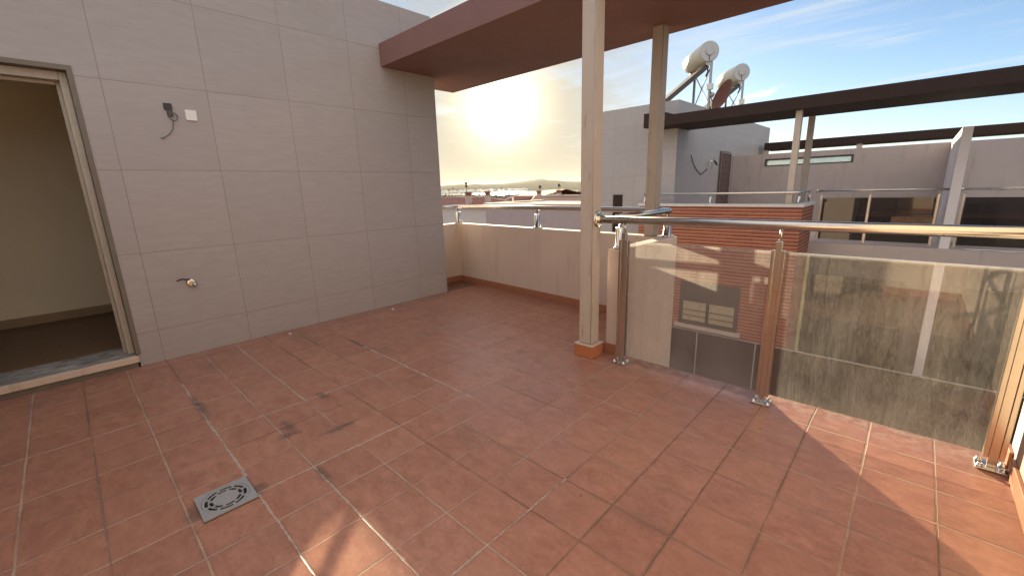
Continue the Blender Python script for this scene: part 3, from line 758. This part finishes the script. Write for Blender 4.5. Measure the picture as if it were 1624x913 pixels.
heater(Vector((-4.62, 12.76, 4.74)), 'cream solar water heater tank nearest on the white tower roof')
heater(Vector((-4.64, 15.70, 4.70)), 'cream solar water heater tank farther back, beside the rusty dish')

def disk(name, label, c, nrm, r, mast_z, m, group, mast_r=.02, cat='satellite dish'):
    c = Vector(c); nrm = Vector(nrm).normalized()
    t = thing(name, label, cat, (c.x, c.y, mast_z), group)
    pr = [(-.16*r*1.0+.02*0, .02*r)]
    prof = [(.30*r*(k/8)**2, r*k/8) for k in range(0, 9)]; prof2 = [(d-.03*r, q) for d, q in prof[::-1]]
    MB().lathe(prof+prof2, c-nrm*.3*r, nrm, 28).build('reflector', m, t)
    back = c-nrm*.36*r
    MB().tube([(back.x, back.y, mast_z), (back.x, back.y, back.z), tuple(c-nrm*.30*r)], mast_r, 8).build('mast', M['darkmetal'], t)
    low = Vector((0, 0, -1)); tang = (low-nrm*low.dot(nrm)).normalized()
    MB().tube([c+tang*r*.95-nrm*.02, c+nrm*r*.75+tang*r*.25], mast_r*.6, 6).build('feed_arm', M['darkmetal'], t)
    MB().lathe([(0, .06*r/.38), (.09*r/.38, .06*r/.38)], c+nrm*r*.75+tang*r*.2, -nrm, 10).build('receiver', M['galv'], t)
    return t
az, el = R(-137), R(20)
c = at(1144, 151, 11.6)
disk('satellite_dish', 'large rusty red satellite dish on the white tower roof between the water heaters', c, (math.sin(az)*math.cos(el), math.cos(az)*math.cos(el), math.sin(el)), .42, 3.292, M['dish'], 'satellite dishes')

# ------------------------------------------------------------------ DISTANT HOUSES
def hip_house(label, x0, x1, y0, y1, z0, ze, zr, wm, ridge='X', eave=.35, ridge_in=None, pitch=.42):
    t = thing('house', label, 'house', ((x0+x1)/2, (y0+y1)/2, z0), 'houses below the terrace')
    ze = min(ze, zr-pitch*min(x1-x0, y1-y0)/2-.12)
    MB().box(x0, x1, y0, y1, z0, ze).build('wall', wm, t)
    X0, X1, Y0, Y1 = x0-eave, x1+eave, y0-eave, y1+eave
    b = MB()
    if ridge == 'X':
        d = (Y1-Y0)/2 if ridge_in is None else ridge_in; a, c_ = (X0+d, (Y0+Y1)/2, zr), (X1-d, (Y0+Y1)/2, zr)
        b.face([(X0, Y0, ze), (X1, Y0, ze), c_, a]); b.face([(X1, Y1, ze), (X0, Y1, ze), a, c_]); b.face([(X0, Y1, ze), (X0, Y0, ze), a]); b.face([(X1, Y0, ze), (X1, Y1, ze), c_])
    else:
        d = (X1-X0)/2 if ridge_in is None else ridge_in; a, c_ = ((X0+X1)/2, Y0+d, zr), ((X0+X1)/2, Y1-d, zr)
        b.face([(X0, Y0, ze), (X1, Y0, ze), a]); b.face([(X1, Y1, ze), (X0, Y1, ze), c_]); b.face([(X0, Y1, ze), (X0, Y0, ze), a, c_]); b.face([(X1, Y0, ze), (X1, Y1, ze), c_, a])
    b.face([(X0, Y0, ze-.02), (X0, Y1, ze-.02), (X1, Y1, ze-.02), (X1, Y0, ze-.02)])
    bmesh.ops.remove_doubles(b.bm, verts=b.bm.verts, dist=.001)
    b.build('roof', M['roof'], t)
    h = MB()
    for e in ((X0, Y0), (X1, Y0), (X0, Y1), (X1, Y1)):
        q = a if (abs(e[0]-a[0])+abs(e[1]-a[1])) < (abs(e[0]-c_[0])+abs(e[1]-c_[1])) else c_
        h.tube([(e[0], e[1], ze+.03), (q[0], q[1], q[2]+.03)], .05, 6)
    h.tube([(a[0], a[1], zr+.03), (c_[0], c_[1], zr+.03)], .05, 6)
    h.build('ridge_tiles', M['chimney'], t)
    return t
def chimney(pa, xl, xr, ytop, ybot, depth, cap=.2):
    q = at((xl+xr)/2, ytop, depth); q2 = at((xl+xr)/2, ybot, depth); w = (xr-xl)/F_PX*depth/1.35
    c = MB().box(q.x-w/2, q.x+w/2, q.y-w/2, q.y+w/2, q2.z-.6, q.z-.28).build('chimney', M['chimney'], pa)
    k = MB().box(q.x-w*.42, q.x+w*.42, q.y-w*.42, q.y+w*.42, q.z-.2795, q.z-.13)
    k.box(q.x-w*.62, q.x+w*.62, q.y-w*.62, q.y+w*.62, q.z-.129, q.z-.06)
    k.prism([(q.x-w*.55, q.z-.0595), (q.x+w*.55, q.z-.0595), (q.x+w*.2, q.z+.02), (q.x-w*.2, q.z+.02)], 'Y', q.y-w*.55, q.y+w*.55)
    k.build('chimney_cap', M['roof'], c); return q
# near mauve wall right behind the parapet
ya = 17.0
xa = P(770, 330, 'Y', ya).x; za = P(830, 322.5, 'Y', ya).z
t = thing('house', 'flat topped mauve house wall directly behind the parapet handrail', 'house', (xa+6, ya+3, -7), 'houses below the terrace')
MB().box(xa, xa+10.7, ya, ya+5, -7, za-.12).build('wall', M['wall_mauve'], t)
MB().box(xa-.08, xa+10.8, ya-.08, ya+.25, za-.119, za).box(xa-.08, xa+.25, ya+.2505, ya+5.1, za-.119, za).build('coping', M['wall_cream'], t)
MB().box(xa+.26, xa+10.6, ya+.26, ya+5, za-.1195, za-.09).build('roof', M['roof'], t)
# left pale house
yb = 21.0
x0 = P(688, 330, 'Y', yb).x; x1 = P(768.5, 330, 'Y', yb).x
ze = P(735, 329, 'Y', yb).z
h = hip_house('pale house with a hipped clay roof and two tall chimneys at the left', x0-7, x1+.35, yb, yb+3.4, -9, ze, P(758, 313.5, 'Y', yb+1.7).z, M['wall_pale'], 'X', eave=.2, pitch=.30)
dA = (P(742, 315, 'Y', yb+.45)-EYE).dot(fw); dB = (P(773, 315, 'Y', yb+.45)-EYE).dot(fw)
chimney(h, 737.5, 748, 304.5, 324, dA); chimney(h, 768.5, 778, 303.5, 323, dB)
q = at(739, 291, dA-.1)
disk('satellite_dish', 'upper round dish on the tall mast beside the left chimney', q, (.45, -.8, .3), .10, at(739, 306, dA).z-.3, M['dishdark'], 'satellite dishes', .018)
q = at(739.3, 295.5, dA)
disk('satellite_dish', 'lower round dish on the tall mast beside the left chimney', q, (.45, -.8, .3), .10, at(739, 306, dA).z-.3, M['dishdark'], 'satellite dishes', .018)
# farther left roof
pC = at(712, 314, 40)
h = hip_house('dark hipped roof house at far left beside the tiled tower edge', pC.x-6, pC.x+3.5, pC.y+.6, pC.y+5, -12, at(712, 325, 40).z, pC.z, M['wall_pale'], 'X', ridge_in=4)
chimney(h, 719, 727, 311, 320, 43)
# right brown roof
pD = at(789, 313.5, 54)
h = hip_house('brown hipped roof house right of the second chimney', pD.x-2.6, pD.x+5.2, pD.y-2.5, pD.y+4, -14, at(800, 322, 54).z, pD.z+.05, M['wall_cream'], 'X')
# right cream wall house with two capped chimneys
ye = 32.0
x0, x1 = P(846, 315, 'Y', ye).x, P(945, 312, 'Y', ye).x
zt = P(895, 311.5, 'Y', ye).z
t = thing('house', 'long cream house wall with two capped chimneys at the right', 'house', ((x0+x1)/2, ye+4, -12), 'houses below the terrace')
MB().box(x0, x1+6, ye, ye+.3, -12, zt).box(x0, x0+.3, ye+.3, ye+8, -12, zt-.5).build('wall', M['wall_cream'], t)
MB().box(x0-.1, x1+6, ye-.08, ye+.38, zt+.001, zt+.12).build('coping', M['chimney'], t)
rf = MB(); xr0, xr1 = P(853, 305, 'Y', ye+4).x, P(885, 305, 'Y', ye+4).x
rf.face([(xr0, ye+.5, zt+.1), (xr1+1, ye+.5, zt+.1), (xr1+1, ye+4, zt+.62), (xr0+1, ye+4, zt+.55)]); rf.face([(xr0+1, ye+4, zt+.55), (xr1+1, ye+4, zt+.62), (xr1+1, ye+8, zt), (xr0, ye+8, zt)])
rf.face([(xr0, ye+8, zt-.1), (xr1+1, ye+8, zt-.1), (xr1+1, ye+.5, zt), (xr0, ye+.5, zt)])
rf.build('roof', M['roof'], t)
qd = (P(870, 305, 'Y', ye+1)-EYE).dot(fw)
qe = chimney(t, 851, 858.5, 302.5, 311, qd); qf = chimney(t, 882.5, 890.5, 301.5, 311, qd)
q = at(856.3, 296.5, qd)
disk('satellite_dish', 'dish facing the terrace on the left chimney of the long cream house', q, (.35, -.9, .25), .15, qe.z-.1, M['dishdark'], 'satellite dishes', .02)
q = at(887, 294.2, qd)
disk('satellite_dish', 'tilted dish on the right chimney of the long cream house', q, (.9, -.35, .35), .16, qf.z-.1, M['dishdark'], 'satellite dishes', .02)
# small brown roof left of the cream wall
pE = at(838, 312, 36)
hip_house('small brown roof house tucked left of the long cream wall', pE.x-3.4, pE.x+1.6, pE.y-2.5, pE.y+3.5, -12, at(838, 319, 36).z, pE.z, M['wall_cream'], 'X', ridge_in=4)
# nearer rough tiled roof at right under the post
pF = at(930, 315.5, 31)
hip_house('dark rough tiled roof at right just beside the pale post', pF.x-1.7, pF.x+5, pF.y-1.8, pF.y+2.6, -9, at(915, 324.5, 31).z, pF.z, M['wall_mauve'], 'X')
# thin masts on the horizon
random.seed(11)
for i, (px, y0, y1, lab) in enumerate(((712, 299, 309, 'leftmost faint thin mast beyond the roofs'), (718, 297.5, 309, 'faint thin mast second from the left beyond the roofs'),
                                        (725, 299.5, 309, 'faint thin mast third from the left with a wide head'), (795, 297, 304, 'single thin mast by the shining water'))):
    a, bq = at(px, y1, 180), at(px, y0, 180)
    mb = MB().tube([(a.x, a.y, a.z-3), tuple(bq)], [.10, .06], 6); mb.bar((bq.x-.5, bq.y-.5, bq.z-.3), (bq.x+.5, bq.y+.5, bq.z-.3), .12, .12)
    for k in range(3): mb.bar((bq.x-.3, bq.y-.3, bq.z-.5-k*.25), (bq.x+.3, bq.y+.3, bq.z-.5-k*.25), .06, .06)
    tag(mb.build('mast', M['darkmetal']), lab, 'mast', 'thin masts beyond the roofs')

# ------------------------------------------------------------------ LAND, WATER, HILLS
SEA = -39.0
m_land = gmat('dry_land', (.05, .055, .03), (.17, .125, .08), .02)
m_court = mat_simple('courtyard_paving', (.16, .14, .125), .85)
m_hill = gmat('hill_scrub', (.07, .075, .05), (.12, .105, .08), .0006)
a = N('lagoon_water'); p = a.pos(); x, y, z = a.sep(p)
nb = a.bump(a.noise(a.scale(p, (.5, .5, 1)), .08, 6, .7), .9, 3.0)
m_water = a.done(a.bsdf((.02, .035, .045), .16, 0, nb, .5))
bb = MB().face
mb = MB()
sun_az = R(-44.3); dirs = Vector((math.sin(sun_az), math.cos(sun_az), 0)); side = Vector((dirs.y, -dirs.x, 0))
prof = [(-60, -6.5), (14, -6.5), (45, -9.5), (90, -12), (200, -16), (500, -24), (1100, -32), (2250, -38.4), (2400, -38.8), (2480, -41)]
rows = []
for d, zz in prof:
    W = 60+abs(d)*1.1; row = []
    for k in range(25):
        s = -W+2*W*k/24; q = dirs*d+side*s
        row.append(mb.bm.verts.new((q.x, q.y, zz+(mnoise.noise(Vector((q.x*.004, q.y*.004, 0)))*2.5 if 100 < d < 2200 else 0))))
    rows.append(row)
for r_, s_ in zip(rows, rows[1:]):
    for k in range(24): mb.bm.faces.new((r_[k], r_[k+1], s_[k+1], s_[k]))
struct(mb.build('ground', m_land))
mb = MB(); mb.face([tuple(dirs*d+side*s+Vector((0, 0, SEA))) for d, s in ((-6000, -15000), (-6000, 15000), (16000, 15000), (16000, -15000))])
struct(mb.build('water', m_water))
# courtyard sheet
mb = MB(); mb.face([(-8, 3, -6.4), (8, 3, -6.4), (8, 11, -6.4), (-8, 11, -6.4)]); struct(mb.build('courtyard_paving', m_court))
# far shore and hills
def hills(name, D0, D1, tops, base_h, seed):
    mb = MB(); cols = []
    n = 160
    for k in range(n+1):
        px = 560+(1100-560)*k/n
        d = ray(px, 300); d = Vector((d.x, d.y, 0)); d.normalize()
        hy = 301.44+(294.35-301.44)*(px-700)/250
        # outline heights in px above the level line
        tp = 0
        for (xa, ha), (xb, hb) in zip(tops, tops[1:]):
            if xa <= px <= xb: tp = ha+(hb-ha)*(px-xa)/(xb-xa)
        tp += mnoise.noise(Vector((px*.06, seed, 0)))*.8+mnoise.noise(Vector((px*.25, seed, 3)))*.35
        dist = D0*1.02
        hz = tp/F_PX*D1+EYE.z
        cols.append([mb.bm.verts.new((d.x*D0, d.y*D0, SEA-1)), mb.bm.verts.new((d.x*(D0+.25*(D1-D0)), d.y*(D0+.25*(D1-D0)), SEA+base_h)),
                     mb.bm.verts.new((d.x*(D0+.6*(D1-D0)), d.y*(D0+.6*(D1-D0)), SEA+(hz-SEA)*.55)), mb.bm.verts.new((d.x*D1, d.y*D1, hz)), mb.bm.verts.new((d.x*(D1+2500), d.y*(D1+2500), SEA-1))])
    for a_, b_ in zip(cols, cols[1:]):
        for k in range(4):
            f = mb.bm.faces.new((a_[k], b_[k], b_[k+1], a_[k+1])); f.smooth = True
    return struct(mb.build(name, m_hill))
hills('hills', 4600, 11000, [(560, 3), (700, 6), (735, 7.5), (760, 7), (800, 5.5), (825, 7), (845, 8.5), (860, 10), (885, 9), (905, 6), (940, 5), (1000, 6), (1100, 4)], 8, 1.3)
hills('hills', 8500, 14500, [(560, 2), (700, 4), (800, 7), (840, 10.5), (860, 12.5), (880, 9), (905, 8.0), (925, 6.5), (1100, 5)], 8, 7.7)

# vegetation and town on the slope towards the lagoon (uncountable)
def leafclump(bm, c, r, n):
    for _ in range(n):
        v = Vector((random.gauss(0, .5), random.gauss(0, .5), abs(random.gauss(0, .5))))*r
        a_ = Vector((random.gauss(0, 1), random.gauss(0, 1), random.gauss(0, 1))).normalized(); b_ = a_.orthogonal().normalized(); s = r*random.uniform(.25, .5)
        bm.faces.new([bm.verts.new(c+v+q*s) for q in (a_, b_, -a_*.8-b_*.3)])
def gz(d):
    for (da, za_), (db, zb_) in zip(prof, prof[1:]):
        if da <= d <= db: return za_+(zb_-za_)*(d-da)/(db-da)
    return SEA
random.seed(21); mb = MB()
for i in range(2600):
    d = 90+(1-random.random()**1.5)*2130; s = random.uniform(-.30, .36)*d
    q = dirs*d+side*s; leafclump(mb.bm, Vector((q.x, q.y, gz(d)+1)), random.uniform(2, 5.0)*(1+d/1300), 9)
m_leaf = gmat('far_foliage', (.035, .045, .02), (.085, .08, .04), .15)
stuff(tag(mb.build('far_trees', m_leaf, recalc=False), 'hazy band of trees between the roofs and the shining lagoon', 'trees'))
mb = MB()
for i in range(150):
    d = 160+random.random()*1900; s = random.uniform(-.28, .33)*d; q = dirs*d+side*s; w = random.uniform(4, 9); hh = random.uniform(3, 8)
    mb.box(q.x-w, q.x+w, q.y-w*.6, q.y+w*.6, gz(d)-2, gz(d)+hh)
stuff(tag(mb.build('far_buildings', M['far_town']), 'scatter of pale low town buildings before the lagoon', 'buildings'))
mb = MB()
for i in range(120):
    d = random.uniform(4900, 6200); s = random.uniform(-.16, .05)*d; q = dirs*d+side*s; w = random.uniform(8, 28); hh = random.uniform(8, 26)
    mb.box(q.x-w, q.x+w, q.y-w*.5, q.y+w*.5, SEA, SEA+12+hh)
stuff(tag(mb.build('shore_town', M['white']), 'faint white town along the far shore under the hills', 'buildings'))

# air between us and the hills
HZ = 1.3e-5
a = N('haze_air'); pv_ = a.n('ShaderNodeVolumePrincipled'); pv_.inputs['Color'].default_value = (.95, .93, .90, 1); pv_.inputs['Density'].default_value = HZ; pv_.inputs['Anisotropy'].default_value = .3
a.l(pv_.outputs[0], a.out.inputs['Volume'])
stuff(tag(MB().box(-19000, 19000, -19000, 19000, SEA-5, 330).build('haze', a.mat), 'thin warm haze in the air over the lagoon', 'haze'))

# ------------------------------------------------------------------ LIGHT
SUN_EL = R(10.25)
sv = Vector((math.sin(sun_az)*math.cos(SUN_EL), math.cos(sun_az)*math.cos(SUN_EL), math.sin(SUN_EL)))
sl = bpy.data.lights.new('sun', 'SUN'); sl.energy = 5.0; sl.angle = R(.53); sl.color = (1.0, .84, .56)
so = bpy.data.objects.new('sun', sl); COL.objects.link(so)
so.rotation_euler = (-sv).to_track_quat('-Z', 'Y').to_euler()

w = bpy.data.worlds.new("World"); scene.world = w; w.use_nodes = True
nt_ = w.node_tree; nt_.nodes.clear()
class W(N):
    def __init__(s): s.nt = nt_; s._pos = None
a = W()
out = a.n('ShaderNodeOutputWorld'); bg = a.n('ShaderNodeBackground'); bg.inputs[1].default_value = .05
sky = a.n('ShaderNodeTexSky', sky_type='NISHITA'); sky.sun_disc = False
sky.sun_elevation = SUN_EL; sky.sun_rotation = sun_az % (2*math.pi); sky.air_density = .8; sky.dust_density = 0.3; sky.ozone_density = 2.2; sky.altitude = 50
tc = a.n('ShaderNodeTexCoord'); d = tc.outputs['Generated']
dx, dy, dz = a.sep(d)
# cloud sheet: project the direction on a plane overhead
inv = a.math('DIVIDE', 1, a.math('ADD', a.math('MAXIMUM', dz, 0), .09))
pv = a.comb(a.math('MULTIPLY', dx, inv), a.math('MULTIPLY', dy, inv), 0)
rotn = a.n('ShaderNodeMapping'); a.l(pv, rotn.inputs[0]); rotn.inputs['Rotation'].default_value = (0, 0, R(35)); rotn.inputs['Scale'].default_value = (1, .38, 1)
rotn2 = a.n('ShaderNodeMapping'); a.l(pv, rotn2.inputs[0]); rotn2.inputs['Rotation'].default_value = (0, 0, R(-38)); rotn2.inputs['Scale'].default_value = (.30, 1.5, 1)
c1 = a.noise(rotn.outputs[0], .95, 8, .58, .7); c2 = a.noise(rotn.outputs[0], 2.6, 6, .6, .5)
dotn = a.n('ShaderNodeVectorMath', operation='DOT_PRODUCT'); a.l(d, dotn.inputs[0]); dotn.inputs[1].default_value = sv
ang = a.math('ARCCOSINE', a.math('MINIMUM', dotn.outputs['Value'], 1))
near = a.math('SUBTRACT', 1, a.smooth(ang, .08, .50))
cov = a.math('ADD', a.math('MULTIPLY_ADD', c2, .35, a.math('MULTIPLY', c1, .8)), a.math('MULTIPLY', near, .15))
# extra bright cloud added overhead and behind the view, unseen, to lift the shade
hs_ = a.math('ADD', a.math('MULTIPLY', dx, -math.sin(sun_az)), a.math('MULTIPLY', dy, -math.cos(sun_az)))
fill_clouds = a.math('MAXIMUM', a.smooth(hs_, -.10, .45), a.smooth(dz, .52, .80))
cov = a.math('ADD', cov, a.math('MULTIPLY', fill_clouds, .22))
# thin grey veil in the western half, warm haze bank near the horizon
veil = a.math('MULTIPLY', near, .80)
col = a.mix(veil, sky.outputs[0], (1.25, 1.65, 2.0))
low = a.math('SUBTRACT', 1, a.smooth(dz, .0, .20))
near2 = a.math('SUBTRACT', 1, a.smooth(ang, .20, .70))
col = a.mix(a.math('MULTIPLY', low, a.math('MULTIPLY_ADD', near2, .55, .36)), col, a.mix(near2, (3.1, 3.75, 3.75), (2.35, 1.9, 1.25)))
# broken warm cloud streaks around the sun, thin cirrus elsewhere
cl = a.smooth(a.math('MULTIPLY_ADD', a.math('SUBTRACT', a.noise(rotn2.outputs[0], 3.4, 7, .65, .9), .5), .45, cov), .52, .74)
cl = a.math('MULTIPLY', cl, a.smooth(dz, .0, .05))
cir = a.noise(rotn2.outputs[0], 1.5, 8, .6, 1.2)
cirm = a.math('MULTIPLY', a.smooth(cir, .50, .74), a.math('MULTIPLY', a.smooth(dz, .05, .16), .72))
col = a.mix(cirm, col, (3.9, 4.35, 4.5))
cd = ray(1203, 151).normalized(); ch = Vector((0, 0, 1)).cross(cd).normalized(); cv = cd.cross(ch)
def dotv(v):
    x = a.n('ShaderNodeVectorMath', operation='DOT_PRODUCT'); a.l(d, x.inputs[0]); x.inputs[1].default_value = v; return x.outputs['Value']
px_, py_ = dotv(ch), dotv(cv)
e2 = a.math('ADD', a.math('POWER', a.math('DIVIDE', px_, .048), 2), a.math('POWER', a.math('DIVIDE', a.math('MULTIPLY_ADD', px_, .25, py_), .011), 2))
pn = a.noise(a.scale(d, (1, 1, 2.2)), 42, 5, .6)
puff = a.math('SUBTRACT', 1, a.smooth(a.math('MULTIPLY_ADD', pn, 3.4, a.math('SUBTRACT', e2, 1.5)), .0, 1.1))
puff = a.math('MULTIPLY', puff, a.math('GREATER_THAN', dotv(cd), .5))
col = a.mix(a.math('MULTIPLY', puff, .85), col, (5.2, 5.1, 4.8))
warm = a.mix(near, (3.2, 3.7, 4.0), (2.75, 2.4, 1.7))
warm = a.mix(fill_clouds, warm, (7.6, 7.3, 7.3))  # unseen added clouds set much brighter than the visible ones
col = a.mix(a.math('MULTIPLY', cl, a.math('MULTIPLY', a.math('MAXIMUM', near, fill_clouds), .85)), col, warm)
# aureole: forward scattering around the sun
au = a.math('EXPONENT', a.math('MULTIPLY', ang, -24.0))
au2 = a.math('EXPONENT', a.math('MULTIPLY', ang, -6.0))
col = a.mix(1, col, a.mix(au, (0, 0, 0), (26, 22.5, 16)), 'ADD')
col = a.mix(1, col, a.mix(au2, (0, 0, 0), (.9, .72, .45)), 'ADD')
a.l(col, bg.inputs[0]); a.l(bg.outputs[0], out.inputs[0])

vs = scene.view_settings; vs.view_transform = 'Standard'; vs.look = 'None'; vs.exposure = 1.95; vs.gamma = 1; vs.use_curve_mapping = False
scene.render.engine = 'CYCLES'; scene.cycles.max_bounces = 8; scene.cycles.transparent_max_bounces = 12
scene.cycles.use_denoising = True; scene.cycles.sample_clamp_indirect = 8; scene.cycles.caustics_reflective = False; scene.cycles.caustics_refractive = False
